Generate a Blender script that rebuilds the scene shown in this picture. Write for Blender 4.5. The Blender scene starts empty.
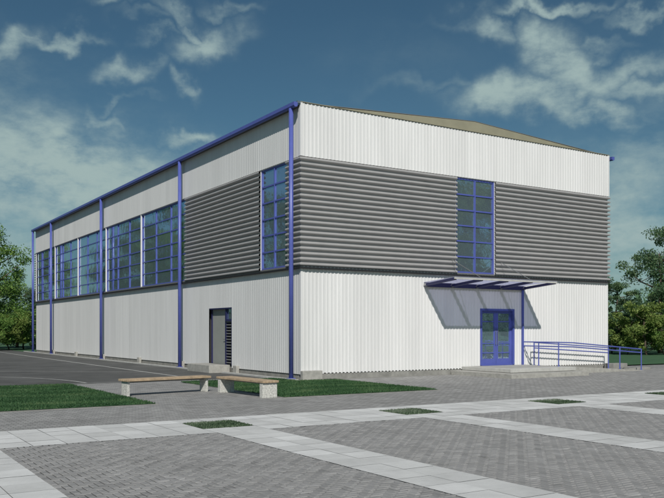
import bpy, bmesh, math, random
import numpy as np
from mathutils import Vector, Matrix
rng = random.Random(7)
S = bpy.context.scene
COL = S.collection
R = math.radians

# ------------------------------------------------------------------ camera
CAMX, CAMY, CAMH = -13.40, -23.27, 1.66
cam = bpy.data.cameras.new("camera"); co = bpy.data.objects.new("camera", cam); COL.objects.link(co)
co.location = (CAMX, CAMY, CAMH)
co.rotation_euler = (R(90), 0, -math.atan2(.532, .847))
cam.sensor_width = 36; cam.lens = 805 / 664 * 36
cam.shift_y = (330.3 - 249) / 664
cam.clip_start = .1; cam.clip_end = 3000
S.camera = co

# ------------------------------------------------------------------ sun, sky, exposure
RAY = Vector((.97, 1.70, -1.67)).normalized()       # the way the sunlight travels
sun = bpy.data.lights.new("sun", 'SUN'); so = bpy.data.objects.new("sun", sun); COL.objects.link(so)
sun.energy = 3.75; sun.angle = R(.5); sun.color = (1, .965, .91)
so.rotation_euler = RAY.to_track_quat('-Z', 'Y').to_euler()
so.location = (-20, -30, 40)
W = bpy.data.worlds.new("World"); S.world = W; W.use_nodes = True
wn, wl = W.node_tree.nodes, W.node_tree.links
for n in list(wn): wn.remove(n)
wout = wn.new('ShaderNodeOutputWorld'); wbg = wn.new('ShaderNodeBackground')
wl.new(wbg.outputs[0], wout.inputs[0])
wbg.inputs['Strength'].default_value = .054
sky = wn.new('ShaderNodeTexSky'); sky.sky_type = 'NISHITA'; sky.sun_disc = False
sky.sun_elevation = math.asin(-RAY.z); sky.sun_rotation = math.atan2(-RAY.x, -RAY.y) % (2 * math.pi)
sky.air_density = 1.0; sky.dust_density = .6; sky.ozone_density = 2.5
def wmath(op, a, b=None, c=None, clamp=False):
    n = wn.new('ShaderNodeMath'); n.operation = op; n.use_clamp = clamp
    for i, v in enumerate((a, b, c)):
        if v is None: continue
        if isinstance(v, (int, float)): n.inputs[i].default_value = v
        else: wl.new(v, n.inputs[i])
    return n.outputs[0]
def wvec(op, a, b=None, s=None):
    n = wn.new('ShaderNodeVectorMath'); n.operation = op
    for i, v in enumerate((a, b)):
        if v is None: continue
        if isinstance(v, (tuple, Vector)): n.inputs[i].default_value = tuple(v)
        else: wl.new(v, n.inputs[i])
    if s is not None: n.inputs['Scale'].default_value = s
    return n.outputs['Value'] if op in ('DOT_PRODUCT', 'LENGTH') else n.outputs[0]
wtc = wn.new('ShaderNodeTexCoord'); D0 = wtc.outputs['Generated']
wz = wn.new('ShaderNodeTexNoise'); wz.inputs['Scale'].default_value = 7; wz.inputs['Detail'].default_value = 4
wl.new(D0, wz.inputs['Vector'])
wz2 = wn.new('ShaderNodeTexNoise'); wz2.inputs['Scale'].default_value = 24; wz2.inputs['Detail'].default_value = 5; wl.new(D0, wz2.inputs['Vector'])
warp = wvec('ADD', wvec('SCALE', wvec('SUBTRACT', wz.outputs['Color'], (.5, .5, .5)), s=.07), wvec('SCALE', wvec('SUBTRACT', wz2.outputs['Color'], (.5, .5, .5)), s=.075))
DW = wvec('ADD', D0, warp)
def px_dir(x, y):
    X, Z = (x - 332) / 805, (330.3 - y) / 805
    return Vector((X * .847 + .532, -X * .532 + .847, Z)).normalized()
CLOUDS = [  # picture direction, half width, half height (degrees), tilt, weight
 (70, 180, 12.0, 4.2, -8, 1.35), (40, 140, 9, 2.6, 0, .75), (140, 210, 9, 2.4, 0, .7), (20, 250, 14, 6.0, 0, .75), (60, 165, 5, 1.6, -5, 1.5),
 (203, 38, 2.8, .9, 22, .95), (190, 30, 1.2, .5, -40, .8), (134, 72, 2.3, .8, 12, .95), (124, 66, .9, .9, 0, .8), (187, 79, 1.2, .5, -35, .7), (62, 43, 2.6, .6, 8, .8), (45, 38, 1.2, .4, -10, .7), (18, 48, 2.4, 1.0, 30, .9), (6, 55, 2.2, .7, 10, .8),
 (95, 8, 1.6, .5, 10, .65), (172, 12, 1.8, .5, -15, .7), (235, 4, 2.4, .5, 0, .6), (150, 18, 3, .4, 8, .45), (188, 137, 2.6, .7, -12, .95), (160, 150, 3, .6, 0, .6), (108, 117, 2.4, .6, -35, .7), (120, 100, 3, .4, 10, .5),
 (160, 33, 2.0, .4, 20, .6), (500, 92, 3.0, 1.3, 5, 1.25), (535, 95, 4.2, 1.2, -6, 1.15), (600, 112, 4.2, .9, -14, 1.1), (560, 60, 1.8, 2.6, 30, 1.2), (535, 40, 1.4, 1.6, 20, 1.0), (575, 80, 2.6, 1.4, -10, 1.0), (490, 30, 2.4, .8, -28, .85),
 (625, 62, 3.8, 1.1, 14, .95), (640, 85, 4.0, .9, -5, .8), (600, 40, 3.0, .5, 12, .6), (545, 2, 5.2, .5, 0, .95), (650, 4, 3.0, .5, 0, .7), (640, 165, 9.0, 2.6, 10, .7), (640, 240, 10.0, 5.0, 0, 1.0),
 (270, 170, 5, .8, 25, .5), (440, 85, 5, .6, 4, .35), (400, 60, 6, 2.0, 0, .16),
 (-150, 120, 14, 6, 0, .9), (-300, 0, 12, 5, 0, .8), (900, 60, 14, 6, 0, .9), (1100, 150, 16, 6, 0, .9)]
acc = None
for (x, y, hw, hh, tilt, w) in CLOUDS:
    c = px_dir(x, y); e = Vector((c.y, -c.x, 0)).normalized(); n = e.cross(c); n = n if n.z > 0 else -n
    ca, sa = math.cos(R(tilt)), math.sin(R(tilt))
    a, b = (e * ca + n * sa) / math.radians(hw), (-e * sa + n * ca) / math.radians(hh)
    pa = wmath('SUBTRACT', wvec('DOT_PRODUCT', DW, a), a.dot(c)); pb = wmath('SUBTRACT', wvec('DOT_PRODUCT', DW, b), b.dot(c))
    r2 = wmath('ADD', wmath('MULTIPLY', pa, pa), wmath('MULTIPLY', pb, pb))
    front = wmath('GREATER_THAN', wvec('DOT_PRODUCT', D0, c), 0.3)
    m = wmath('MULTIPLY', wmath('MULTIPLY', wmath('POWER', math.e, wmath('MULTIPLY', r2, -1.1)), w), front)
    acc = m if acc is None else wmath('MAXIMUM', acc, m)
wn2 = wn.new('ShaderNodeTexNoise'); wn2.inputs['Scale'].default_value = 12; wn2.inputs['Detail'].default_value = 9; wn2.inputs['Roughness'].default_value = .62
mp = wn.new('ShaderNodeMapping'); mp.inputs['Scale'].default_value = (1, 1, 2.0); wl.new(D0, mp.inputs[0]); wl.new(mp.outputs[0], wn2.inputs['Vector'])
wn3 = wn.new('ShaderNodeTexNoise'); wn3.inputs['Scale'].default_value = 3.2; wn3.inputs['Detail'].default_value = 7
wl.new(mp.outputs[0], wn3.inputs['Vector'])
veil = wmath('MULTIPLY', wmath('SUBTRACT', wn3.outputs['Fac'], .42), .55)
cm = wmath('ADD', wmath('MULTIPLY', acc, wmath('ADD', wmath('MULTIPLY', wn2.outputs['Fac'], 3.4), -.70)), veil)
mr = wn.new('ShaderNodeMapRange'); mr.interpolation_type = 'SMOOTHSTEP'
mr.inputs['From Min'].default_value = .04; mr.inputs['From Max'].default_value = 1.55; wl.new(cm, mr.inputs['Value'])
tint = wn.new('ShaderNodeMix'); tint.data_type = 'RGBA'; tint.blend_type = 'MULTIPLY'; tint.inputs['Factor'].default_value = 1
wl.new(sky.outputs[0], tint.inputs['A']); tint.inputs['B'].default_value = (.56, .82, .82, 1)
cmix = wn.new('ShaderNodeMix'); cmix.data_type = 'RGBA'
wl.new(mr.outputs[0], cmix.inputs['Factor']); wl.new(tint.outputs['Result'], cmix.inputs['A']); cmix.inputs['B'].default_value = (6.3, 8.3, 8.2, 1)
wl.new(cmix.outputs['Result'], wbg.inputs['Color'])
S.view_settings.view_transform = 'Standard'; S.view_settings.look = 'None'
S.view_settings.exposure = 0; S.view_settings.gamma = 1; S.view_settings.use_curve_mapping = False
S.render.engine = 'CYCLES'

# ------------------------------------------------------------------ materials
def mat(name, col, rough=.6, metal=0., spec=.5, var=0., vscale=3., bump=0., bscale=40., col2=None, streak=False):
    m = bpy.data.materials.new(name); m.use_nodes = True
    nt = m.node_tree; n, l = nt.nodes, nt.links; b = n['Principled BSDF']
    b.inputs['Roughness'].default_value = rough; b.inputs['Metallic'].default_value = metal
    b.inputs['Specular IOR Level'].default_value = spec
    tc = n.new('ShaderNodeTexCoord'); src = tc.outputs['Object']
    if streak:
        mp = n.new('ShaderNodeMapping'); mp.inputs['Scale'].default_value = (1, 1, .08); l.new(src, mp.inputs[0]); src2 = mp.outputs[0]
    else: src2 = src
    if var or col2:
        t = n.new('ShaderNodeTexNoise'); t.inputs['Scale'].default_value = vscale; t.inputs['Detail'].default_value = 8; t.inputs['Roughness'].default_value = .65
        l.new(src2, t.inputs['Vector'])
        r = n.new('ShaderNodeValToRGB'); r.color_ramp.elements[0].position = .3; r.color_ramp.elements[1].position = .7
        c1 = tuple(c * (1 - var) for c in col); c2 = col2 if col2 else tuple(min(1, c * (1 + var)) for c in col)
        r.color_ramp.elements[0].color = (*c1, 1); r.color_ramp.elements[1].color = (*c2, 1)
        l.new(t.outputs['Fac'], r.inputs[0]); l.new(r.outputs[0], b.inputs['Base Color'])
    else: b.inputs['Base Color'].default_value = (*col, 1)
    if bump:
        t2 = n.new('ShaderNodeTexNoise'); t2.inputs['Scale'].default_value = bscale; t2.inputs['Detail'].default_value = 6
        l.new(src, t2.inputs['Vector'])
        bp = n.new('ShaderNodeBump'); bp.inputs['Strength'].default_value = bump; bp.inputs['Distance'].default_value = .02
        l.new(t2.outputs['Fac'], bp.inputs['Height']); l.new(bp.outputs[0], b.inputs['Normal'])
    return m
M = {}
M['white'] = mat('white_cladding_paint', (.74, .735, .725), .5, spec=.3, var=.065, vscale=2.2, streak=True)
M['silver'] = mat('grey_corrugated_sheet', (.38, .37, .365), .5, metal=.1, var=.06, vscale=2.)
M['trimgrey'] = mat('grey_flashing', (.22, .22, .22), .5, metal=.3)
M['blue'] = mat('blue_powder_coat', (.09, .115, .385), .38, var=.08, vscale=4)
M['darkblue'] = mat('dark_blue_steel', (.02, .022, .085), .45)
M['beige'] = mat('beige_roof_sheet', (.285, .268, .19), .6, var=.1, vscale=1.5)
M['soffit'] = mat('dark_grey_soffit', (.06, .06, .055), .6)
M['conc'] = mat('concrete', (.36, .35, .32), .85, var=.22, vscale=6, bump=.35, bscale=30)
M['concp'] = mat('plinth_concrete', (.26, .255, .235), .9, var=.28, vscale=3, bump=.4, bscale=25)
M['bconc'] = mat('washed_aggregate_concrete', (.55, .54, .50), .85, var=.42, vscale=26, bump=.5, bscale=60)
M['curb'] = mat('pale_kerb', (.46, .455, .43), .85, var=.15, vscale=4, bump=.2)
M['wood'] = mat('weathered_wood', (.43, .32, .21), .65, var=.3, vscale=7, bump=.2)
M['doorgrey'] = mat('grey_door_paint', (.30, .31, .29), .5, var=.05)
M['dark'] = mat('black_shadow_and_backing', (.015, .016, .018), .7)
M['chrome'] = mat('brushed_steel', (.55, .55, .55), .3, metal=.9)
M['trunk'] = mat('bark', (.10, .075, .055), .9, var=.35, vscale=8, bump=.6, bscale=20)
M['line'] = mat('white_road_paint', (.42, .42, .40), .7, var=.3, vscale=6)
_m = M['white']; _n, _l = _m.node_tree.nodes, _m.node_tree.links; _b = _n['Principled BSDF']
_a = _n.new('ShaderNodeAttribute'); _a.attribute_name = 'tone'
_r = _n.new('ShaderNodeMapRange'); _r.inputs['To Min'].default_value = .945; _r.inputs['To Max'].default_value = 1.0; _l.new(_a.outputs['Fac'], _r.inputs['Value'])
_x = _n.new('ShaderNodeMix'); _x.data_type = 'RGBA'; _x.blend_type = 'MULTIPLY'; _x.inputs['Factor'].default_value = 1
_l.new(_b.inputs['Base Color'].links[0].from_socket, _x.inputs['A']); _l.new(_r.outputs[0], _x.inputs['B']); _l.new(_x.outputs['Result'], _b.inputs['Base Color'])
def glass_mat(name, base, metal, rough):
    m = mat(name, base, rough, metal, spec=.9)
    nt = m.node_tree; n, l = nt.nodes, nt.links; b = n['Principled BSDF']
    tc = n.new('ShaderNodeTexCoord'); t = n.new('ShaderNodeTexNoise'); t.inputs['Scale'].default_value = 2.2; t.inputs['Detail'].default_value = 3
    l.new(tc.outputs['Object'], t.inputs['Vector'])
    bp = n.new('ShaderNodeBump'); bp.inputs['Strength'].default_value = .25; bp.inputs['Distance'].default_value = .02
    l.new(t.outputs['Fac'], bp.inputs['Height']); l.new(bp.outputs[0], b.inputs['Normal'])
    return m
M['glass'] = glass_mat('coated_glass', (.46, .60, .74), .85, .03)
# canopy sheet: tinted, lets part of the light through
m = bpy.data.materials.new('tinted_polycarbonate'); m.use_nodes = True; n, l = m.node_tree.nodes, m.node_tree.links
for q in list(n): n.remove(q)
o = n.new('ShaderNodeOutputMaterial'); tr = n.new('ShaderNodeBsdfTransparent'); tr.inputs[0].default_value = (.62, .63, .77, 1)
tl = n.new('ShaderNodeBsdfTranslucent'); tl.inputs[0].default_value = (.92, .92, .97, 1)
gl = n.new('ShaderNodeBsdfGlossy'); gl.inputs['Roughness'].default_value = .12; gl.inputs[0].default_value = (.9, .9, .9, 1)
a1 = n.new('ShaderNodeMixShader'); a1.inputs[0].default_value = .32; l.new(tr.outputs[0], a1.inputs[1]); l.new(tl.outputs[0], a1.inputs[2])
a2 = n.new('ShaderNodeMixShader'); 
a2.inputs[0].default_value = .10; l.new(a1.outputs[0], a2.inputs[1]); l.new(gl.outputs[0], a2.inputs[2]); l.new(a2.outputs[0], o.inputs[0])
M['poly'] = m

def leaf_mat(name, c1, c2, c3):
    if 'leaves' in name: c1, c2, c3 = [tuple(v * 1.8 for v in c) for c in (c1, c2, c3)]
    m = bpy.data.materials.new(name); m.use_nodes = True; n, l = m.node_tree.nodes, m.node_tree.links; b = n['Principled BSDF']
    at = n.new('ShaderNodeAttribute'); at.attribute_name = 'tone'
    r = n.new('ShaderNodeValToRGB'); r.color_ramp.elements[0].color = (*c1, 1); r.color_ramp.elements[1].color = (*c3, 1)
    e = r.color_ramp.elements.new(.5); e.color = (*c2, 1)
    l.new(at.outputs['Fac'], r.inputs[0]); l.new(r.outputs[0], b.inputs['Base Color']); b.inputs['Roughness'].default_value = .6
    b.inputs['Specular IOR Level'].default_value = .25
    t = n.new('ShaderNodeBsdfTranslucent'); l.new(r.outputs[0], t.inputs[0])
    mx = n.new('ShaderNodeMixShader'); mx.inputs[0].default_value = .38
    l.new(b.outputs[0], mx.inputs[1]); l.new(t.outputs[0], mx.inputs[2]); l.new(mx.outputs[0], n['Material Output'].inputs[0])
    return m
M['leaf_a'] = leaf_mat('leaves_fresh_green', (.035, .075, .02), (.08, .15, .035), (.16, .23, .06))
M['leaf_b'] = leaf_mat('leaves_grey_green', (.03, .06, .03), (.06, .11, .05), (.13, .17, .09))
M['leaf_c'] = leaf_mat('leaves_yellow_green', (.05, .08, .02), (.10, .15, .035), (.19, .22, .07))
M['blade'] = leaf_mat('grass_blades', (.04, .095, .038), (.065, .15, .06), (.13, .205, .09))
M['blade2'] = leaf_mat('clover_blades', (.06, .10, .055), (.12, .18, .10), (.32, .36, .28))

def paver_mat(name, col, var, mortar, bw, bh, msize=.006, rot=0., bumpd=.004):
    m = bpy.data.materials.new(name); m.use_nodes = True; n, l = m.node_tree.nodes, m.node_tree.links; b = n['Principled BSDF']
    tc = n.new('ShaderNodeTexCoord'); mp = n.new('ShaderNodeMapping'); mp.inputs['Rotation'].default_value = (0, 0, rot); l.new(tc.outputs['Object'], mp.inputs[0])
    br = n.new('ShaderNodeTexBrick'); br.inputs['Scale'].default_value = 1; br.inputs['Brick Width'].default_value = bw; br.inputs['Row Height'].default_value = bh
    br.inputs['Mortar Size'].default_value = msize; br.inputs['Mortar Smooth'].default_value = .3
    br.inputs['Color1'].default_value = (*[c * (1 - var) for c in col], 1); br.inputs['Color2'].default_value = (*[c * (1 + var) for c in col], 1); br.inputs['Mortar'].default_value = (*mortar, 1)
    l.new(mp.outputs[0], br.inputs['Vector'])
    t = n.new('ShaderNodeTexNoise'); t.inputs['Scale'].default_value = .35; t.inputs['Detail'].default_value = 10; t.inputs['Roughness'].default_value = .7; l.new(tc.outputs['Object'], t.inputs['Vector'])
    mr = n.new('ShaderNodeMapRange'); mr.inputs['From Min'].default_value = .3; mr.inputs['From Max'].default_value = .7; mr.inputs['To Min'].default_value = .84; mr.inputs['To Max'].default_value = 1.14; l.new(t.outputs['Fac'], mr.inputs['Value'])
    mx = n.new('ShaderNodeMix'); mx.data_type = 'RGBA'; mx.blend_type = 'MULTIPLY'; mx.inputs['Factor'].default_value = 1
    l.new(br.outputs['Color'], mx.inputs['A']); l.new(mr.outputs[0], mx.inputs['B']); l.new(mx.outputs['Result'], b.inputs['Base Color'])
    b.inputs['Roughness'].default_value = .85; b.inputs['Specular IOR Level'].default_value = .3
    bp = n.new('ShaderNodeBump'); bp.invert = True; bp.inputs['Distance'].default_value = bumpd; bp.inputs['Strength'].default_value = .8
    l.new(br.outputs['Fac'], bp.inputs['Height']); l.new(bp.outputs[0], b.inputs['Normal'])
    return m
M['paver_far'] = paver_mat('small_grey_pavers', (.30, .295, .285), .2, (.10, .10, .095), .2, .1)
def tone_mat(name, lo, hi, rough=.85, bump=.3, dirt=.2):
    m = bpy.data.materials.new(name); m.use_nodes = True; n, l = m.node_tree.nodes, m.node_tree.links; b = n['Principled BSDF']
    at = n.new('ShaderNodeAttribute'); at.attribute_name = 'tone'
    r = n.new('ShaderNodeValToRGB'); r.color_ramp.elements[0].color = (*lo, 1); r.color_ramp.elements[1].color = (*hi, 1); l.new(at.outputs['Fac'], r.inputs[0])
    tc = n.new('ShaderNodeTexCoord'); t = n.new('ShaderNodeTexNoise'); t.inputs['Scale'].default_value = 1.3; t.inputs['Detail'].default_value = 12; t.inputs['Roughness'].default_value = .75
    l.new(tc.outputs['Object'], t.inputs['Vector'])
    mr = n.new('ShaderNodeMapRange'); mr.inputs['From Min'].default_value = .3; mr.inputs['From Max'].default_value = .7; mr.inputs['To Min'].default_value = 1 - dirt; mr.inputs['To Max'].default_value = 1 + dirt * .6; l.new(t.outputs['Fac'], mr.inputs['Value'])
    mx = n.new('ShaderNodeMix'); mx.data_type = 'RGBA'; mx.blend_type = 'MULTIPLY'; mx.inputs['Factor'].default_value = 1
    l.new(r.outputs[0], mx.inputs['A']); l.new(mr.outputs[0], mx.inputs['B']); l.new(mx.outputs['Result'], b.inputs['Base Color'])
    b.inputs['Roughness'].default_value = rough; b.inputs['Specular IOR Level'].default_value = .3
    t2 = n.new('ShaderNodeTexNoise'); t2.inputs['Scale'].default_value = 90; t2.inputs['Detail'].default_value = 4; l.new(tc.outputs['Object'], t2.inputs['Vector'])
    bp = n.new('ShaderNodeBump'); bp.inputs['Strength'].default_value = bump; bp.inputs['Distance'].default_value = .01
    l.new(t2.outputs['Fac'], bp.inputs['Height']); l.new(bp.outputs[0], b.inputs['Normal'])
    return m
M['brick'] = tone_mat('grey_interlocking_pavers', (.165, .163, .16), (.37, .365, .358))
M['slab'] = tone_mat('pale_concrete_slabs', (.54, .54, .525), (.67, .67, .655), dirt=.17)
M['joint'] = mat('paving_joint_sand', (.05, .049, .045), .95, var=.2, vscale=20)
M['slabjoint'] = mat('slab_joint_sand', (.22, .22, .21), .95, var=.2, vscale=20)
M['asphalt'] = mat('asphalt', (.085, .085, .081), .9, var=.38, vscale=.55, bump=.3, bscale=80)
M['lawn'] = mat('lawn_ground', (.04, .105, .043), .95, var=.25, vscale=1.3, bump=.5, bscale=40)
M['field'] = mat('rough_grass_field', (.06, .12, .05), .95, var=.3, vscale=.25, bump=.5, bscale=15)
M['gravel'] = mat('gravel_strip', (.19, .175, .145), .95, var=.3, vscale=14, bump=.6, bscale=70)

# ------------------------------------------------------------------ helpers
def tag(o, label=None, cat=None, group=None, kind=None):
    if label: o['label'] = label
    if cat: o['category'] = cat
    if group: o['group'] = group
    if kind: o['kind'] = kind
    return o
def empty(name, loc=(0, 0, 0), rz=0, parent=None):
    o = bpy.data.objects.new(name, None); COL.objects.link(o); o.location = loc; o.rotation_euler = (0, 0, rz)
    if parent: o.parent = parent
    return o
class MB:
    def __init__(s): s.v = []; s.f = []; s.t = []
    def quadbox(s, P, tone=0.5):
        b = len(s.v); s.v += [tuple(p) for p in P]
        s.f += [tuple(b + i for i in q) for q in ((0, 3, 2, 1), (4, 5, 6, 7), (0, 1, 5, 4), (1, 2, 6, 5), (2, 3, 7, 6), (3, 0, 4, 7))]; s.t += [tone] * 6
    def box(s, x0, x1, y0, y1, z0, z1, fn=None, tone=.5):
        P = [(x0, y0, z0), (x1, y0, z0), (x1, y1, z0), (x0, y1, z0), (x0, y0, z1), (x1, y0, z1), (x1, y1, z1), (x0, y1, z1)]
        if fn: P = [fn(*p) for p in P]
        s.quadbox(P, tone)
    def bar(s, a, b, w, h=None):          # rectangular bar between two points
        a, b = Vector(a), Vector(b); h = h or w; d = (b - a).normalized()
        up = Vector((0, 0, 1)) if abs(d.z) < .95 else Vector((0, 1, 0))
        e = d.cross(up).normalized(); u = e.cross(d)
        P = []
        for c in (a, b):
            P += [c - e * w / 2 - u * h / 2, c + e * w / 2 - u * h / 2, c + e * w / 2 + u * h / 2, c - e * w / 2 + u * h / 2]
        s.quadbox(P)
    def tube(s, pts, r, n=10, r2=None):
        pts = [Vector(p) for p in pts]; b0 = len(s.v); m = len(pts)
        for i, p in enumerate(pts):
            d = (pts[min(i + 1, m - 1)] - pts[max(i - 1, 0)]).normalized()
            up = Vector((0, 0, 1)) if abs(d.z) < .9 else Vector((1, 0, 0))
            e = d.cross(up).normalized(); u = e.cross(d)
            rr = r if r2 is None else r + (r2 - r) * i / (m - 1)
            for k in range(n):
                a = 2 * math.pi * k / n; s.v.append(tuple(p + e * math.cos(a) * rr + u * math.sin(a) * rr))
        for i in range(m - 1):
            for k in range(n):
                s.f.append((b0 + i * n + k, b0 + i * n + (k + 1) % n, b0 + (i + 1) * n + (k + 1) % n, b0 + (i + 1) * n + k)); s.t.append(.5)
        s.f.append(tuple(b0 + k for k in range(n))[::-1]); s.f.append(tuple(b0 + (m - 1) * n + k for k in range(n))); s.t += [.5, .5]
    def poly(s, P, tone=.5):
        b = len(s.v); s.v += [tuple(p) for p in P]; s.f.append(tuple(range(b, b + len(P)))); s.t.append(tone)
    def strip(s, A, B):                   # faces between two equal polylines
        b = len(s.v); s.v += [tuple(p) for p in A] + [tuple(p) for p in B]; k = len(A)
        for i in range(k - 1): s.f.append((b + i, b + i + 1, b + k + i + 1, b + k + i)); s.t.append(.5)
    def build(s, name, m, parent=None, recalc=True, smooth=False, bevel=0):
        me = bpy.data.meshes.new(name); me.from_pydata(s.v, [], s.f)
        me.materials.append(m)
        at = me.attributes.new('tone', 'FLOAT', 'FACE'); at.data.foreach_set('value', s.t)
        if recalc:
            bm = bmesh.new(); bm.from_mesh(me); bmesh.ops.recalc_face_normals(bm, faces=bm.faces); bm.to_mesh(me); bm.free()
        if smooth: me.polygons.foreach_set('use_smooth', [True] * len(me.polygons))
        me.update()
        o = bpy.data.objects.new(name, me); COL.objects.link(o)
        if parent: o.parent = parent
        if bevel:
            b = o.modifiers.new('bevel', 'BEVEL'); b.width = bevel; b.segments = 2; b.limit_method = 'ANGLE'
        return o
def FR(t, d, z): return (t, -d, z)        # entrance facade: t along, d outward
def FL(t, d, z): return (-d, t, z)        # long facade
LX, LY = 15.33, 40.0
def FE(t, d, z): return (LX + d, t, z)    # far side
def FB(t, d, z): return (t, LY + d, z)    # back

# ------------------------------------------------------------------ ground
def sheet(name, rects, z, m, kind='structure'):
    b = MB()
    for (x0, x1, y0, y1) in rects: b.poly([(x0, y0, z), (x1, y0, z), (x1, y1, z), (x0, y1, z)])
    return tag(b.build(name, m, recalc=False), kind=kind)
sheet('ground', [(-900, 900, -900, 900)], -.03, M['field'])
YB0, YB1 = -11.3, -9.28          # the long pale band
STR = [-16.10, -11.85, -7.60, -3.35, .90, 5.15, 9.40, 13.65, 17.9, 22.15]
sheet('pavement', [(-40, 30, YB1, 1.9), (-40, 30, -40, YB0)], 0, M['paver_far'])
sheet('pavement_joint_bed', [(-18, 24, YB0, YB1)] + [(c - .475, c + .475, -24, YB0) for c in STR], .002, M['slabjoint'])
sheet('court', [(-60, -.42, 1.9, 60)], .002, M['asphalt'])
sheet('gravel_path', [(-.30, 0.3, .3, 42)], .004, M['gravel'])
sheet('gravel_strip', [(1.1, 7.0, -.25, .2)], .004, M['concp'])
# slabs
b = MB()
def slabs(x0, x1, y0, y1, nx, ny):
    dx, dy = (x1 - x0) / nx, (y1 - y0) / ny; g = .004
    for i in range(nx):
        for j in range(ny):
            a, c = x0 + i * dx, y0 + j * dy
            if any(abs((a + dx / 2) - s) < .45 and -10.72 < c + dy / 2 < -9.76 for s in STR[2:]): continue
            z = .012 + rng.uniform(-.0015, .0015)
            b.poly([(a + g, c + g, z), (a + dx - g, c + g, z), (a + dx - g, c + dy - g, z), (a + g, c + dy - g, z)], rng.random())
for i, s in enumerate(STR[:-1]):
    if True:
        slabs(s - .475, s + .475, YB0, -10.75, 2, 1); slabs(s - .475, s + .475, -9.80, YB1, 2, 1)
        if i < 2: slabs(s - .475, s + .475, -10.75, -9.80, 2, 2)
    slabs(s + .475, STR[i + 1] - .475, YB0, YB1, 7, 4)
for s in STR[:-1]: slabs(s - .475, s + .475, -24 + .17, YB0, 2, 26)
tag(b.build('paving_slabs', M['slab'], recalc=False), kind='structure')
# herringbone pavers
b = MB(); jb = MB()
def herring(x0, x1, y0, y1, u=.085):
    jb.poly([(x0, y0, .001), (x1, y0, .001), (x1, y1, .001), (x0, y1, .001)])
    nx, ny = int((x1 - x0) / u) + 2, int((y1 - y0) / u) + 2; g = .006; c = .010
    for i in range(-1, nx):
        for j in range(-1, ny):
            k = (i - j) % 4
            if k == 0: a = (i, i + 2, j, j + 1)
            elif k == 2: a = (i, i + 1, j - 1, j + 1)
            else: continue
            xa, xb, ya, yb = x0 + a[0] * u + g, x0 + a[1] * u - g, y0 + a[2] * u + g, y0 + a[3] * u - g
            xa, xb, ya, yb = max(xa, x0), min(xb, x1), max(ya, y0), min(yb, y1)
            if xb - xa < .03 or yb - ya < .03: continue
            z = .012 + rng.uniform(-.0025, .0015); q = len(b.v)
            tz = [rng.uniform(-.0022, .0022) for _ in range(2)]
            b.v += [(xa, ya, 0.002), (xb, ya, 0.002), (xb, yb, 0.002), (xa, yb, 0.002),
                    (xa + c, ya + c, z - tz[0] - tz[1]), (xb - c, ya + c, z + tz[0] - tz[1]), (xb - c, yb - c, z + tz[0] + tz[1]), (xa + c, yb - c, z - tz[0] + tz[1])]
            b.f += [(q + 4, q + 5, q + 6, q + 7), (q, q + 1, q + 5, q + 4), (q + 1, q + 2, q + 6, q + 5), (q + 2, q + 3, q + 7, q + 6), (q + 3, q, q + 4, q + 7)]
            b.t += [min(1, max(0, rng.gauss(.5, .09)))] * 5
for i in range(0, len(STR) - 1):
    herring(STR[i] + .475, STR[i + 1] - .475, -19.6 if i > 0 else -17, YB0)
tag(b.build('herringbone_paving', M['brick'], recalc=False), kind='structure')
tag(jb.build('herringbone_joint_bed', M['joint'], recalc=False), kind='structure')
# painted court lines
b = MB()
def pline(pts, w, z=.007):
    pts = [Vector((p[0], p[1], 0)) for p in pts]; A, B = [], []
    for i, p in enumerate(pts):
        d = (pts[min(i + 1, len(pts) - 1)] - pts[max(i - 1, 0)]).normalized(); e = Vector((-d.y, d.x, 0)) * w / 2
        A.append((p.x - e.x, p.y - e.y, z)); B.append((p.x + e.x, p.y + e.y, z))
    b.strip(A, B)
pline([(-2.72, 2.1), (-2.62, 12), (-2.45, 30), (-2.2, 43)], .12)
pline([(-14, 15.5), (-7.47, 11.32), (-3.57, 8.4), (-2.75, 7.8)], .10)
pline([(-16, 2.1), (-2.66, 2.1)], .09)
pline([(-16 + 9.52 * math.cos(R(a)), 2.1 + 9.0 * math.sin(R(a))) for a in range(1, 90, 3)], .10)
tag(b.build('court_markings', M['line'], recalc=False), kind='structure')
# kerbs
b = MB()
y = .0
b.box(-.42, -.30, -.35, 42.5, -.02, .055)
tag(b.build('kerb', M['curb']), kind='structure')
b = MB()
b.box(-7.15, -7.10, -5.9, .9, -.02, .012); b.box(-30, -7.10, -5.95, -5.9, -.02, .012)
b.box(-30, -7.10, 1.82, 1.87, -.02, .012)
b.box(-3.92, -3.87, -5.9, 0.4, -.02, .012); b.box(-3.92, 1.05, -5.95, -5.9, -.02, .012); b.box(1.0, 1.05, -5.9, -.6, -.02, .012)
tag(b.build('lawn_edging', M['concp']), kind='structure')
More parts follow.
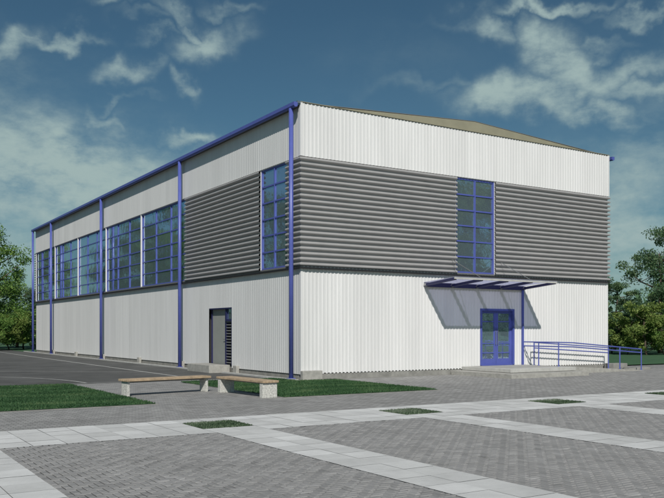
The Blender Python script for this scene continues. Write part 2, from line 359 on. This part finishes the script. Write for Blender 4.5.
# lawns
LAWNS = [(-3.87, 1.0, -5.9, -.5), (-3.87, -.42, -.5, 1.0), (-14, -7.15, -5.9, 1.82)]
sheet('lawn_ground', LAWNS, .02, M['lawn'])
sheet('lawn_beyond', [(15.9, 60, 1.2, 60), (-30, 80, 43, 120)], .0, M['lawn'])
def blades(name, rects, dens, h, m, z0, w=.012, clump=None):
    P = []; T = []
    r = np.random.default_rng(3)
    for (x0, x1, y0, y1) in rects:
        k = int((x1 - x0) * (y1 - y0) * dens); x = r.uniform(x0, x1, k); y = r.uniform(y0, y1, k)
        a = r.uniform(0, 2 * math.pi, k); hh = h * r.uniform(.5, 1.2, k); ww = w * r.uniform(.6, 1.4, k)
        lx, ly = r.normal(0, .45, k) * hh, r.normal(0, .45, k) * hh
        z = np.full(k, z0)
        p = np.stack([np.stack([x - np.cos(a) * ww, y - np.sin(a) * ww, z], 1), np.stack([x + np.cos(a) * ww, y + np.sin(a) * ww, z], 1), np.stack([x + lx, y + ly, z + hh], 1)], 1)
        P.append(p.reshape(-1, 3))
        T.append(np.clip(.45 + .3 * np.sin(x * 1.9 + y * .7) * np.sin(y * 2.3 - x) + .2 * np.sin(y * 5.1 + np.sin(x * 1.3) * 2) + r.normal(0, .2, k), 0, 1))
    P = np.concatenate(P); T = np.concatenate(T); k = len(T)
    me = bpy.data.meshes.new(name); me.from_pydata(P.tolist(), [], np.arange(k * 3).reshape(-1, 3).tolist()); me.materials.append(m)
    at = me.attributes.new('tone', 'FLOAT', 'FACE'); at.data.foreach_set('value', T.astype(np.float32))
    o = bpy.data.objects.new(name, me); COL.objects.link(o); return tag(o, kind='stuff')
g = blades('lawn_grass', [(-3.85, 1.0, -5.9, -.55), (-3.85, -.45, -.55, .98), (-12, -7.15, -5.88, 1.8)], 1300, .045, M['blade'], .018)
tag(g, 'short mown green grass of the lawns before the hall', 'grass')
GR = [(s - .46, s + .46, -10.74, -9.81) for s in STR[2:7]]
sheet('planted_bed_soil', [(s - .46, s + .46, -10.74, -9.81) for s in STR[2:]], .006, M['joint'])
g = blades('ground_cover', GR, 3800, .03, M['blade2'], .006, w=.011)
tag(g, 'mottled green ground cover filling the square openings of the pale paving band', 'ground cover')

# ------------------------------------------------------------------ the hall
HALL = tag(empty('sports_hall', (0, 0, 0)), 'large white and grey metal clad sports hall with blue gutter, downpipes and window frames', 'building')
RL = .005
Z0, Z1, Z2, Z3 = .19, 3.77, 7.47, 9.243
# dark solid core behind the cladding
b = MB(); b.box(.24, LX - .24, .24, LY - .24, 0, 9.0); b.build('inner_wall', M['trimgrey'], HALL)
def trap(fn, t0, t1, z0, z1, base, b, p=.15, h=.02, zfun=None):
    k = max(1, round((t1 - t0) / p)); q = (t1 - t0) / k; pts = []
    for i in range(k):
        a = t0 + i * q; pts += [(a, base), (a + q * .50, base), (a + q * .62, base + h), (a + q * .86, base + h), (a + q * .98, base)]
    pts.append((t1, base))
    zz = (lambda t: z1) if zfun is None else zfun
    n0 = len(b.t); b.strip([fn(t, d, z0) for t, d in pts], [fn(t, d, zz(t)) for t, d in pts])
    for i in range(n0, len(b.t)): b.t[i] = (math.sin((i - n0) // 35 * 12.9898 + t0) * 43758.5) % 1
# openings
DOOR = (7.965, 9.77, .30, 2.50); SDOOR = (5.42, 7.62, .30, 2.56)
b = MB()
trap(FR, 0, DOOR[0], Z0, Z1 + .05, 0, b); trap(FR, DOOR[1], LX, Z0, Z1 + .05, 0, b); trap(FR, DOOR[0], DOOR[1], DOOR[3], Z1 + .05, 0, b)
trap(FL, 0, SDOOR[0], Z0, Z1 + .05, 0, b, h=RL); trap(FL, SDOOR[1], LY, Z0, Z1 + .05, 0, b, h=RL); trap(FL, SDOOR[0], SDOOR[1], SDOOR[3], Z1 + .05, 0, b, h=RL)
trap(FE, 0, LY, Z0, Z1 + .05, 0, b); trap(FB, 0, LX, Z0, Z1 + .05, 0, b)
b.build('wall_cladding', M['white'], HALL, recalc=False)
b = MB()
trap(FR, -.03, LX + .03, Z2, Z3, .04, b)
trap(FL, -.03, LY, Z2, 9.16, .04, b, h=RL)
trap(FE, -.03, LY, Z2, 9.16, .04, b); trap(FB, 0, LX, Z2, 9.16, .04, b)
b.build('fascia_cladding', M['white'], HALL, recalc=False)
# corner trims and cap
for q in ((-.03, .06, -.03, .06, Z0, Z1 - .03), (LX - .06, LX + .03, -.03, .06, Z0, Z1 - .03), (-.07, .03, -.07, .05, Z2 + .002, Z3 + .01), (LX - .03, LX + .07, -.07, .05, Z2 + .002, Z3 + .01)):
    b = MB(); b.box(*q); b.build('corner_trim', M['white'], HALL)
b = MB()
b.box(-.075, LX + .075, -.085, .10, Z3 + .012, Z3 + .03)
b.build('coping', M['beige'], HALL)
# corrugated band
prof = []
NR = 21; pz = (Z2 - Z1) / NR
for i in range(NR):
    for a, dd in ((0, .012), (.22, .012), (.36, .092), (.46, .104), (.64, .104), (.80, .080), (.92, .012)):
        prof.append((Z1 + (i + a) * pz, dd))
prof.append((Z2, .035))
b = MB()
def col(fx): return [fx(z, d) for z, d in prof]
def run(cols):
    for A, B in zip(cols, cols[1:]): b.strip(A, B)
W1, W2 = (.92, 2.90), (6.74, 8.69)
run([col(lambda z, d: (-d, W1[0], z)), col(lambda z, d: (-d, -d, z)), col(lambda z, d: (W2[0], -d, z))])
run([col(lambda z, d: (-d, 10.08, z)), col(lambda z, d: (-d, W1[1], z))][::1])
run([col(lambda z, d: (W2[1], -d, z)), col(lambda z, d: (LX + d, -d, z)), col(lambda z, d: (LX + d, LY + d, z)), col(lambda z, d: (-d, LY + d, z)), col(lambda z, d: (-d, LY - .03, z))])
o = b.build('corrugated_band', M['silver'], HALL, recalc=False)
b = MB()
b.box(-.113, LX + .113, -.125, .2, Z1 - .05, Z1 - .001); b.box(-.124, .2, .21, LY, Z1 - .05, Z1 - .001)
b.build('band_shadow_flashing', M['dark'], HALL)  # flashing lip, tall and black: shadow below the band put into its colour
# plinth
b = MB()
for (a, c) in ((0, 7.0), (10.3, LX)): b.box(a + .03, c, -.0, .2, -.02, Z0 + .03)
b.box(.03, .2, .2, LY, -.02, Z0 + .03); b.box(LX - .2, LX - .03, .2, LY, -.02, Z0 + .03); b.box(.2, LX - .2, LY - .2, LY - .03, -.02, Z0 + .03)
b.build('plinth', M['concp'], HALL)
# roof: low gable
MX = LX / 2; RZ = 9.64
b = MB()
b.poly([(-.22, .10, 9.19), (MX, .10, RZ), (MX, LY + .1, RZ), (-.22, LY + .1, 9.19)])
b.poly([(MX, .10, RZ), (LX + .22, .10, 9.19), (LX + .22, LY + .1, 9.19), (MX, LY + .1, RZ)])
b.poly([(.0, -.03, 9.20), (LX, -.03, 9.20), (MX, -.03, RZ + .02)])
b.poly([(.0, LY, 9.20), (LX, LY, 9.20), (MX, LY, RZ + .02)])
RF = b.build('roof', M['beige'], HALL, recalc=False)
b = MB()
b.bar((0, .02, 9.235), (MX, .02, RZ + .035), .12, .02); b.bar((MX, .02, RZ + .035), (LX, .02, 9.235), .12, .02)
b.build('verge_trim', M['trimgrey'], RF)
# soffit, gutter, downpipes
GD = .27
b = MB()
b.box(-.22, -.066, .02, LY, 9.165, 9.18); b.box(LX + .06, LX + .22, .02, LY, 9.165, 9.18)
b.box(-.19, -.066, .02, LY, 9.09, 9.164); b.box(LX + .066, LX + .19, .02, LY, 9.09, 9.164)
b.build('soffit', M['soffit'], HALL)
def gutter(fn, t0, t1):
    b = MB(); A = []; B = []
    pr = [(.20, 9.21), (.20, 9.09), (.24, 9.055), (.31, 9.055), (.345, 9.10), (.345, 9.215), (.33, 9.215), (.33, 9.11), (.30, 9.07), (.25, 9.07), (.215, 9.10), (.215, 9.21), (.20, 9.21)]
    b.strip([fn(t0, d, z) for d, z in pr], [fn(t1, d, z) for d, z in pr])
    for t in (t0, t1): b.poly([fn(t, d, z) for d, z in pr[:6]])
    return b.build('gutter', M['blue'], HALL)
gutter(FL, -.12, LY + .1); gutter(FE, -.12, LY + .1)
b = MB(); b.box(-.20, -.075, -.10, -.02, 9.19, 9.27); b.build('gutter_bracket', M['chrome'], HALL)
for fn, dd in ((FL, GD), (FE, .12)):
    for t in (.2, 10.2, 22.15, 34.1, 39.85):
        b = MB(); d = dd
        top = 9.06 if dd == GD else 9.0
        b.tube([fn(t, d, .06), fn(t, d, top)], .078, 14)
        o = b.build('downpipe', M['blue'], HALL, smooth=False)
        for p in o.data.polygons: p.use_smooth = len(p.vertices) == 4
        b = MB()
        b.box(t - .11, t + .11, max(.04, d - .11), d + .11, .0, .07, fn)
        b.build('pipe_base', M['blue'], o)
# windows
def window(fn, t0, t1, z0, z1, nc, nr, rec=.10, sub=True, pier=.0, name='window'):
    r = MB()          # reveals
    r.box(t0 - .03, t0, -.25, .02, z0, z1, fn); r.box(t1, t1 + .03, -.25, .02, z0, z1, fn)
    r.box(t0 - .03, t1 + .03, -.25, .02, z1, z1 + .04, fn); sl = MB(); sl.box(t0 - .03, t1 + .03, -.25, .03, z0 - .05, z0, fn)
    f = MB(); w = .055
    def hb(z, w, d0=-rec - .04, d1=-rec + .025): f.box(t0, t1, d0, d1, z - w / 2, z + w / 2, fn)
    def vb(t, w, d0=-rec - .04, d1=-rec + .03): f.box(t - w / 2, t + w / 2, d0, d1, z0, z1, fn)
    vb(t0 + .03, .06); vb(t1 - .03, .06)
    for i in range(1, nc): vb(t0 + (t1 - t0) * i / nc, .055)
    for j in range(nr + 1):
        z = z0 + .03 + (z1 - z0 - .06) * j / nr; hb(z, .05 if 0 < j < nr else .06, -rec - .038, -rec + .022)
    o = f.build(name, M['blue'], HALL)
    r.build('window_reveal', M['white'], o); sl.build('sill', M['trimgrey'], o)
    gm = MB()
    for i in range(nc):
        for j in range(nr):
            a0, a1 = t0 + (t1 - t0) * i / nc, t0 + (t1 - t0) * (i + 1) / nc; c0, c1 = z0 + (z1 - z0) * j / nr, z0 + (z1 - z0) * (j + 1) / nr
            k = [rng.uniform(-.004, .004) for _ in range(3)]
            gm.poly([fn(a0, -rec - .01 + k[0], c0), fn(a1, -rec - .01 + k[1], c0), fn(a1, -rec - .01 + k[1] + k[2], c1), fn(a0, -rec - .01 + k[0] + k[2], c1)])
    gm.build('pane', M['glass'], o, recalc=False)
    return o
window(FR, W2[0], W2[1], Z1 + .07, Z2 - .02, 2, 6, rec=.035)
window(FL, W1[0], W1[1], Z1 + .07, Z2 - .02, 2, 6, rec=.035)
for k in range(5):
    a = 10.12 + 6 * k
    window(FL, a + .0, a + 5.92, Z1 + .07, Z2 - .02, 3, 6, rec=.06)
# piers between the long windows
for k in range(6):
    a = 10.12 + 6 * k - .075
    b = MB(); b.box(a + .015, min(a + .06, LY - .02), -.25, .03, Z1 + .03, Z2 - .002, FL); b.build('window_pier', M['white'], HALL)
# entrance door
def door_leaf(t0, t1, z0, z1, parent, hs):
    f = MB(); w = .10; d0, d1 = -.12, -.065
    f.box(t0, t0 + w, d0, d1, z0, z1, FR); f.box(t1 - w, t1, d0, d1, z0, z1, FR)
    f.box(t0 + w, t1 - w, d0 + .002, d1 - .002, z0, z0 + .22, FR); f.box(t0 + w, t1 - w, d0 + .002, d1 - .002, z1 - .09, z1, FR)
    for z in (.62, 1.05, 1.95): f.box(t0 + w, t1 - w, d0 + .004, d1 - .004, z - .02, z + .02, FR)
    o = f.build('door_leaf', M['blue'], parent)
    g = MB(); g.poly([FR(t0 + w, -.095, z0 + .22), FR(t1 - w, -.095, z0 + .22), FR(t1 - w, -.095, z1 - .09), FR(t0 + w, -.095, z1 - .09)])
    g.build('pane', M['glass'], o, recalc=False)
    return o
t0, t1, z0, z1 = DOOR
b = MB()
b.box(t0, t0 + .08, -.24, .03, z0, z1, FR); b.box(t1 - .08, t1, -.24, .03, z0, z1, FR); b.box(t0 + .08, t1 - .08, -.24, .03, z1 - .08, z1, FR)
b.box(t0 + .08, t1 - .08, -.24, .0, z0 - .02, z0 + .03, FR)
DF = b.build('entrance_door', M['blue'], HALL)
mid = (t0 + t1) / 2
# leaves are sub-parts with their glass and handles beside them
for (a, c, hs) in ((t0 + .08, mid - .004, 1), (mid + .004, t1 - .08, -1)):
    f = MB(); w = .10; d0, d1 = -.12, -.065
    f.box(a, a + w, d0, d1, z0 + .03, z1 - .08, FR); f.box(c - w, c, d0, d1, z0 + .03, z1 - .08, FR)
    f.box(a + w, c - w, d0 + .002, d1 - .002, z0 + .03, z0 + .25, FR); f.box(a + w, c - w, d0 + .002, d1 - .002, z1 - .18, z1 - .08, FR)
    for z in (.78, 1.15, 2.0): f.box(a + w, c - w, d0 + .004, d1 - .004, z - .02, z + .02, FR)
    f.build('door_leaf', M['blue'], DF)
    g = MB(); g.poly([FR(a + w, -.095, z0 + .25), FR(c - w, -.095, z0 + .25), FR(c - w, -.095, z1 - .18), FR(a + w, -.095, z1 - .18)])
    g.build('pane', M['glass'], DF, recalc=False)
    h = MB(); ht = c - .05 if hs > 0 else a + .05
    h.tube([FR(ht, -.02, 1.1), FR(ht, -.02, 1.65)], .014, 8)
    for z in (1.15, 1.6): h.bar(FR(ht, -.07, z), FR(ht, -.02, z), .015)
    h.build('handle', M['chrome'], DF)
# side service door
t0, t1, z0, z1 = SDOOR; ts = 6.12
b = MB()
b.box(t0, t0 + .05, -.22, .0, z0, z1, FL); b.box(t1 - .05, t1, -.22, -.10, z0, z1, FL); b.box(t0 + .05, t1 - .05, -.22, .0, z1 - .05, z1, FL); b.box(ts - .05, ts + .06, -.20, -.06, z0, z1 - .05, FL)
b.box(t0 + .05, ts - .05, -.16, -.02, 2.02, 2.10, FL)
SD = b.build('service_door', M['darkblue'], HALL)
b = MB(); b.box(ts + .06, t1 - .05, -.20, -.15, z0, z1 - .05, FL); b.build('door_leaf', M['doorgrey'], SD)
b = MB(); b.tube([FL(ts + .16, -.15, 1.3), FL(ts + .16, -.09, 1.3), FL(ts + .30, -.09, 1.3)], .012, 8); b.build('handle', M['chrome'], SD)
b = MB()
zz = z0 + .06
while zz < 1.98: b.box(t0 + .05, ts - .05, -.14, -.06, zz, zz + .045, FL); zz += .115
b.build('louvre', M['trimgrey'], SD)
b = MB(); b.box(t0 + .05, ts - .05, -.19, -.17, z0, 2.02, FL); b.build('louvre_backing', M['dark'], SD)
b = MB(); b.poly([FL(t0 + .05, -.12, 2.1), FL(ts - .05, -.12, 2.1), FL(ts - .05, -.12, z1 - .05), FL(t0 + .05, -.12, z1 - .05)]); b.build('pane', M['glass'], SD, recalc=False)
# footings at the frame posts
for t in (4.9, 10.45, 16.2, 22.4, 28.3, 34.2):
    b = MB(); b.box(t - .16, t + .16, .0, .13, -.02, .30, FL); b.build('footing', M['conc'], HALL, bevel=.012)
b = MB(); b.box(-.05, .72, .035, .20, -.02, .31, FR); b.build('footing', M['conc'], HALL, bevel=.015)

# canopy, part of the hall
cz0, cz1, cd = 3.36, 3.50, 1.70
ct = [5.22 + 1.247 * i for i in range(5)]
CN = MB()
CN.box(ct[0] - .03, ct[-1] + .03, .03, .10, cz0 - .10, cz0 + .06, FR)
for t in ct: CN.bar(FR(t, .10, cz0 - .03), FR(t, cd + .02, cz1 - .03), .12, .09)
CAN = CN.build('entrance_canopy', M['darkblue'], HALL)
b = MB(); b.quadbox([FR(ct[0] - .05, .04, cz0 + .062), FR(ct[-1] + .05, .04, cz0 + .062), FR(ct[-1] + .05, cd + .10, cz1 + .03), FR(ct[0] - .05, cd + .10, cz1 + .03),
                     FR(ct[0] - .05, .04, cz0 + .07), FR(ct[-1] + .05, .04, cz0 + .07), FR(ct[-1] + .05, cd + .10, cz1 + .038), FR(ct[0] - .05, cd + .10, cz1 + .038)])
b.build('canopy_roof', M['poly'], CAN)
b = MB(); b.bar(FR(ct[0] - .06, cd + .06, cz1 - .01), FR(ct[-1] + .06, cd + .06, cz1 - .01), .05, .07); b.build('canopy_edge', M['curb'], CAN)
for t in ct:
    b = MB(); b.tube([FR(t, .06, cz0 - .02), FR(t, .17, cz0 - .02)], .07, 10); b.build('canopy_bracket', M['chrome'], CAN)
for t in (ct[1], ct[3]):
    b = MB(); b.tube([FR(t, cd - .03, cz1 + .05), FR(t, .09, 4.32)], .012, 6); b.build('tie_rod', M['trimgrey'], CAN)
b = MB(); b.box(ct[-1] - .07, ct[-1] - .01, .04, .12, .28, cz0 - .1, FR); b.build('canopy_post', M['blue'], CAN)

# ------------------------------------------------------------------ platform, ramp, steps
PD = 1.97
b = MB()
b.box(7.1, 10.30, -2.0, -.035, -.02, .285)
b.quadbox([(10.30, -PD, -.02), (15.2, -PD, -.02), (15.2, -.035, -.02), (10.30, -.035, -.02), (10.30, -PD, .285), (15.2, -PD, .02), (15.2, -.035, .02), (10.30, -.035, .285)])
EP = tag(empty('entrance_platform'), 'low pale concrete entrance platform with a step and a ramp running right along the wall', 'platform')
b.build('ramp', M['conc'], EP)
b = MB(); b.box(7.0, 10.36, -2.62, -2.0, .16, .29); b.box(7.0, 7.1, -2.0, -.04, .16, .29); b.build('landing_edge', M['curb'], EP, bevel=.01)
b = MB(); b.box(6.45, 10.36, -3.22, -2.40, -.02, .15); b.box(6.45, 7.1, -2.40, -.06, -.02, .15); b.build('step', M['conc'], EP, bevel=.01)
b = MB(); b.box(7.1, 10.3, -2.55, -2.0, -.02, .16); b.build('riser', M['concp'], EP)
b = MB(); b.box(-.92, -.04, 5.5, 7.7, 0, .31)
o = b.build('door_step', M['conc'], bevel=.015); tag(o, 'pale concrete step block under the grey service door', 'step')
b = MB(); b.box(15.0, 15.9, -.62, -.12, -.02, .24); b.box(14.9, 16.3, -1.5, -.9, -.02, .09)
o = b.build('concrete_block', M['concp'], bevel=.02); tag(o, 'low dark concrete blocks at the ramp foot by the right corner of the hall', 'block')

def railing(label, posts, rails, base=None):
    t = tag(empty('handrail', base or posts[0][0]), label, 'railing', 'blue tubular handrails at the entrance ramp')
    L = Vector(base or posts[0][0])
    for (p, h) in posts:
        b = MB(); p = Vector(p) - L; b.tube([p, p + Vector((0, 0, h))], .024, 10); b.build('post', M['blue'], t)
        b = MB(); b.tube([p, p + Vector((0, 0, .012))], .06, 12); b.build('base_plate', M['blue'], t)
    for r in rails:
        b = MB(); b.tube([Vector(q) - L for q in r], .024, 10); b.build('rail', M['blue'], t)
    return t
rz = lambda x: .285 - max(0, x - 10.3) * .265 / 4.9
px = [10.2, 13.75, 15.1]
railing('blue handrail crossing the platform end and running down the outer edge of the ramp',
        [((10.2, -.9, .285), .93), ((10.2, -1.91, .285), .93), ((13.75, -1.91, rz(13.75)), .87), ((15.1, -1.91, rz(15.1)), .85)],
        [[(10.2, -.06, 1.20), (10.2, -1.91, 1.20), (11, -1.91, 1.18), (15.1, -1.91, .88)],
         [(10.2, -.06, 1.04), (10.2, -1.91, 1.04), (11, -1.91, 1.02), (15.1, -1.91, .74)]], (10.2, -1.91, .285))
railing('blue handrail on the wall side of the ramp, close to the white cladding',
        [((10.45, -.42, rz(10.45)), .90), ((14.9, -.42, rz(14.9)), .88)],
        [[(10.45, -.42, 1.18), (14.9, -.42, .92)], [(10.45, -.42, .96), (14.9, -.42, .70)]], (10.45, -.42, .27))

# ------------------------------------------------------------------ benches
def bench(label, cx, cy, ang, L, leg_a=.15, leg_b=.15, lw=.21):
    t = tag(empty('bench', (cx, cy, 0), ang), label, 'bench', 'wooden benches on concrete legs')
    W_ = .46
    s = MB()
    for i in range(5):
        y0 = -W_ / 2 + i * (W_ + .008) / 5; s.box(-L / 2, L / 2, y0, y0 + W_ / 5 - .008, .375, .43)
    s.build('seat', M['wood'], t, bevel=.006)
    for x, th in ((-L / 2 + .05, leg_a), (L / 2 - .05 - leg_b, leg_b)):
        l = MB(); l.box(x, x + th, -lw, lw, 0, .374); l.build('leg', M['bconc'], t, bevel=.01)
    r = MB(); r.box(-L / 2 + .05 + leg_a, L / 2 - .05 - leg_b, -.04, .04, .33, .374); r.build('support_beam', M['trimgrey'], t)
    return t
bench('long slatted bench on thin pale legs, left one of the two, by the lawn corner', -5.86, -3.10, math.atan2(.42, 2.34), 2.50, .07, .07, .16)
bench('bench with square speckled concrete end at the edge of the lawn by the hall corner', -4.28, -4.62, R(-86), 2.40)

# ------------------------------------------------------------------ trees
def tree_mesh(seed, H, cr, trunk_h, nclump, nleaf, ls, shape=1.0):
    """returns trunk mesh, crown mesh"""
    r = random.Random(seed); nr = np.random.default_rng(seed)
    tb = MB(); tips = []
    lean = (r.uniform(-.3, .3), r.uniform(-.3, .3))
    main = [Vector((lean[0] * z / H * 1.5 + r.uniform(-.08, .08), lean[1] * z / H * 1.5 + r.uniform(-.08, .08), z)) for z in np.linspace(0, H * .82, 7)]
    tb.tube(main, H * .022, 9, H * .004)
    for i in range(11):
        z = trunk_h + (H * .8 - trunk_h) * (i + .3) / 11; k = z / (H * .82) * 6; p = main[int(k)].lerp(main[min(6, int(k) + 1)], k - int(k))
        a = i * 2.4 + r.uniform(-.4, .4); ln = cr * (1.05 - .55 * abs((z - trunk_h) / (H - trunk_h) - .35)) * r.uniform(.75, 1.05)
        e = p + Vector((math.cos(a) * ln, math.sin(a) * ln, ln * r.uniform(.3, .7))); m_ = p.lerp(e, .5) + Vector((0, 0, -.1 * ln))
        tb.tube([p, m_, e], H * .009, 6, H * .002); tips += [e, m_.lerp(e, .5)]
        for q in range(2):
            e2 = m_ + Vector((r.uniform(-1, 1), r.uniform(-1, 1), r.uniform(.1, .9))) * ln * .5
            tb.tube([m_, e2], H * .004, 5, H * .0015); tips.append(e2)
    C = []
    for i in range(nclump):
        if i < len(tips): c = tips[i]
        else:
            a, zf = r.uniform(0, 6.283), r.random() ** (1.7 if trunk_h < .2 else 1); rad = cr * (math.sin(math.pi * min(1, zf * .86 + .14)) ** .6) * math.sqrt(r.random()) * shape
            c = Vector((math.cos(a) * rad, math.sin(a) * rad, trunk_h + (H - trunk_h) * zf))
        C.append((c, r.uniform(.35, .8) * cr * .34))
    P = []; T = []
    per = nleaf // len(C)
    for c, rad in C:
        v = nr.normal(0, 1, (per, 3)); v /= np.linalg.norm(v, axis=1)[:, None]; v *= (nr.random(per) ** .45)[:, None] * rad * np.array([1.15, 1.15, .75])
        v += nr.normal(0, .05, v.shape) * rad * 2; v += np.array(c)
        v[:, 2] = np.maximum(v[:, 2], .05 + .2 * nr.random(per))
        u = nr.normal(0, 1, (per, 3)); u /= np.linalg.norm(u, axis=1)[:, None]; w = np.cross(u, nr.normal(0, 1, (per, 3))); w /= np.linalg.norm(w, axis=1)[:, None]
        s = ls * nr.uniform(.6, 1.3, per)[:, None]
        P.append(np.stack([v - u * s, v + w * s * .55, v + u * s, v - w * s * .55], 1).reshape(-1, 3))
        T.append(np.clip(nr.normal(r.uniform(.25, .75), .2, per), 0, 1))
    P = np.concatenate(P); T = np.concatenate(T); k = len(T)
    me = bpy.data.meshes.new('crown'); me.from_pydata(P.tolist(), [], np.arange(k * 4).reshape(-1, 4).tolist())
    at = me.attributes.new('tone', 'FLOAT', 'FACE'); at.data.foreach_set('value', T.astype(np.float32))
    to = tb.build('trunk', M['trunk'], smooth=True); tm = to.data; bpy.data.objects.remove(to)
    return tm, me
PROTO = {}
def proto(key, *a):
    PROTO[key] = tree_mesh(*a)
proto('round', 11, 10.5, 3.6, 1.6, 110, 24000, .095)
proto('airy', 5, 9.0, 3.0, 1.2, 80, 15000, .085)
proto('slim', 8, 8.0, 2.0, .8, 70, 13000, .085)
proto('bush', 21, 2.6, 1.9, .1, 46, 7000, .085)
proto('bush_b', 23, 3.4, 1.7, .1, 46, 7000, .085)
def px_ground(x, Z):
    X = (x - 332) / 805 * Z
    return (CAMX + X * .847 + Z * .532, CAMY - X * .532 + Z * .847)
def tree(key, pos, sc, leaf, label, group, name='tree', cat='tree', hs=1.0):
    tm, cm = PROTO[key]
    t = tag(empty(name, (pos[0], pos[1], 0), rng.uniform(0, 6.28)), label, cat, group); t.scale = (sc, sc, sc * hs)
    a = bpy.data.objects.new('trunk' if name == 'tree' else 'stem', tm); COL.objects.link(a); a.parent = t
    ck = (key, leaf)
    if ck not in PROTO:
        m2 = cm.copy(); m2.materials.append(M[leaf]); PROTO[ck] = m2
    c = bpy.data.objects.new('crown' if name == 'tree' else 'foliage', PROTO[ck]); COL.objects.link(c); c.parent = t
    return t
GT, GBU = 'trees around the hall', 'bushes around the hall'
tree('round', px_ground(-22, 71), 1.08, 'leaf_a', 'tall fresh green tree cut by the left edge, left of the hall', GT)
tree('airy', px_ground(17, 78), .78, 'leaf_b', 'thin airy grey green tree between the tall left tree and the hall', GT)
tree('slim', px_ground(36, 84), .62, 'leaf_b', 'small grey green tree partly hidden behind the left end of the hall', GT)
for i, (x, Z, s, lf, k, lb) in enumerate([(-6, 66, 1.0, 'leaf_a', 'bush', 'dense bright green bush at the left edge under the tall tree'),
      (9, 68, 1.05, 'leaf_c', 'bush', 'yellow green bush second from the left edge behind the court'),
      (24, 70, 1.0, 'leaf_a', 'bush_b', 'green bush third from the left edge, left of the hall end'),
      (36, 74, 1.1, 'leaf_b', 'bush', 'bush touching the far left end of the hall')]):
    tree(k, px_ground(x, Z), s, lf, lb, GBU, 'bush', 'bush')
tree('airy', px_ground(661, 58), .98, 'leaf_b', 'tall grey green tree at the right edge beyond the lawn', GT)
tree('slim', px_ground(614, 66), .78, 'leaf_b', 'slim dark tree standing right beside the right corner of the hall', GT)
tree('slim', px_ground(634, 74), .60, 'leaf_b', 'small tree in the gap between the slim tree and the tall right one', GT)
tree('round', px_ground(690, 66), .85, 'leaf_a', 'broad tree outside the right edge, its crown just entering the picture', GT)
for (x, Z, s, lf, k, lb) in [(612, 58, .95, 'leaf_b', 'bush', 'dark green bush next to the right corner of the hall'),
      (628, 56, .85, 'leaf_c', 'bush', 'yellow green bush second to the right of the hall corner'),
      (645, 54, 1.0, 'leaf_c', 'bush_b', 'taller yellow green bush under the tall right tree'),
      (664, 55, .95, 'leaf_a', 'bush', 'green bush cut by the right edge beyond the lawn'),
      (640, 70, 1.2, 'leaf_b', 'bush', 'grey green bush further back between the right bushes')]:
    tree(k, px_ground(x, Z), s, lf, lb, GBU, 'bush', 'bush')
# trees beside the court and the plaza: seen only as reflections in the windows
for i, (x, y, k, s, lf) in enumerate([(-19, 26, 'airy', 1.5, 'leaf_a'), (-21, 37, 'airy', 1.7, 'leaf_b'), (-19, 49, 'slim', 1.7, 'leaf_a'), (-20, 60, 'airy', 1.6, 'leaf_a'), (-22, 72, 'airy', 1.9, 'leaf_b'), (-21, 86, 'round', 1.4, 'leaf_b'),
      (22, -17, 'airy', 1.5, 'leaf_c'), (29, -25, 'airy', 1.7, 'leaf_a'), (19, -24, 'slim', 1.5, 'leaf_c'), (36, -22, 'airy', 1.7, 'leaf_b')]):
    tree(k, (x, y), s, lf, 'leafy tree standing outside the picture, mirrored in the window panes', 'trees mirrored in the windows')
# distant treeline closing the horizon
P = []; T = []
nr = np.random.default_rng(4)
cols = []
for k in range(520):
    a = R(k * 360 / 520); rad = 165 + 25 * math.sin(a * 5) + nr.uniform(-6, 6); hh = nr.uniform(5, 10)
    m = 60; c = np.array([math.cos(a) * rad, math.sin(a) * rad, 0]); v = nr.normal(0, 1, (m, 3)) * np.array([2.6, 2.6, hh * .32]) + c + np.array([0, 0, hh * .45]); v[:, 2] = np.clip(v[:, 2], .2, hh)
    u = nr.normal(0, 1, (m, 3)); u /= np.linalg.norm(u, axis=1)[:, None]; w = np.cross(u, nr.normal(0, 1, (m, 3))); w /= np.linalg.norm(w, axis=1)[:, None]; s = .75 * nr.uniform(.6, 1.3, m)[:, None]
    P.append(np.stack([v - u * s, v + w * s * .7, v + u * s, v - w * s * .7], 1).reshape(-1, 3)); T.append(np.clip(nr.normal(.4, .2, m), 0, 1))
P = np.concatenate(P); T = np.concatenate(T)
me = bpy.data.meshes.new('distant_treeline'); me.from_pydata(P.tolist(), [], np.arange(len(P)).reshape(-1, 4).tolist()); me.materials.append(M['leaf_b'])
at = me.attributes.new('tone', 'FLOAT', 'FACE'); at.data.foreach_set('value', T.astype(np.float32))
o = bpy.data.objects.new('distant_treeline', me); COL.objects.link(o)
tag(o, 'far off band of woodland closing the horizon', 'woodland', kind='stuff')
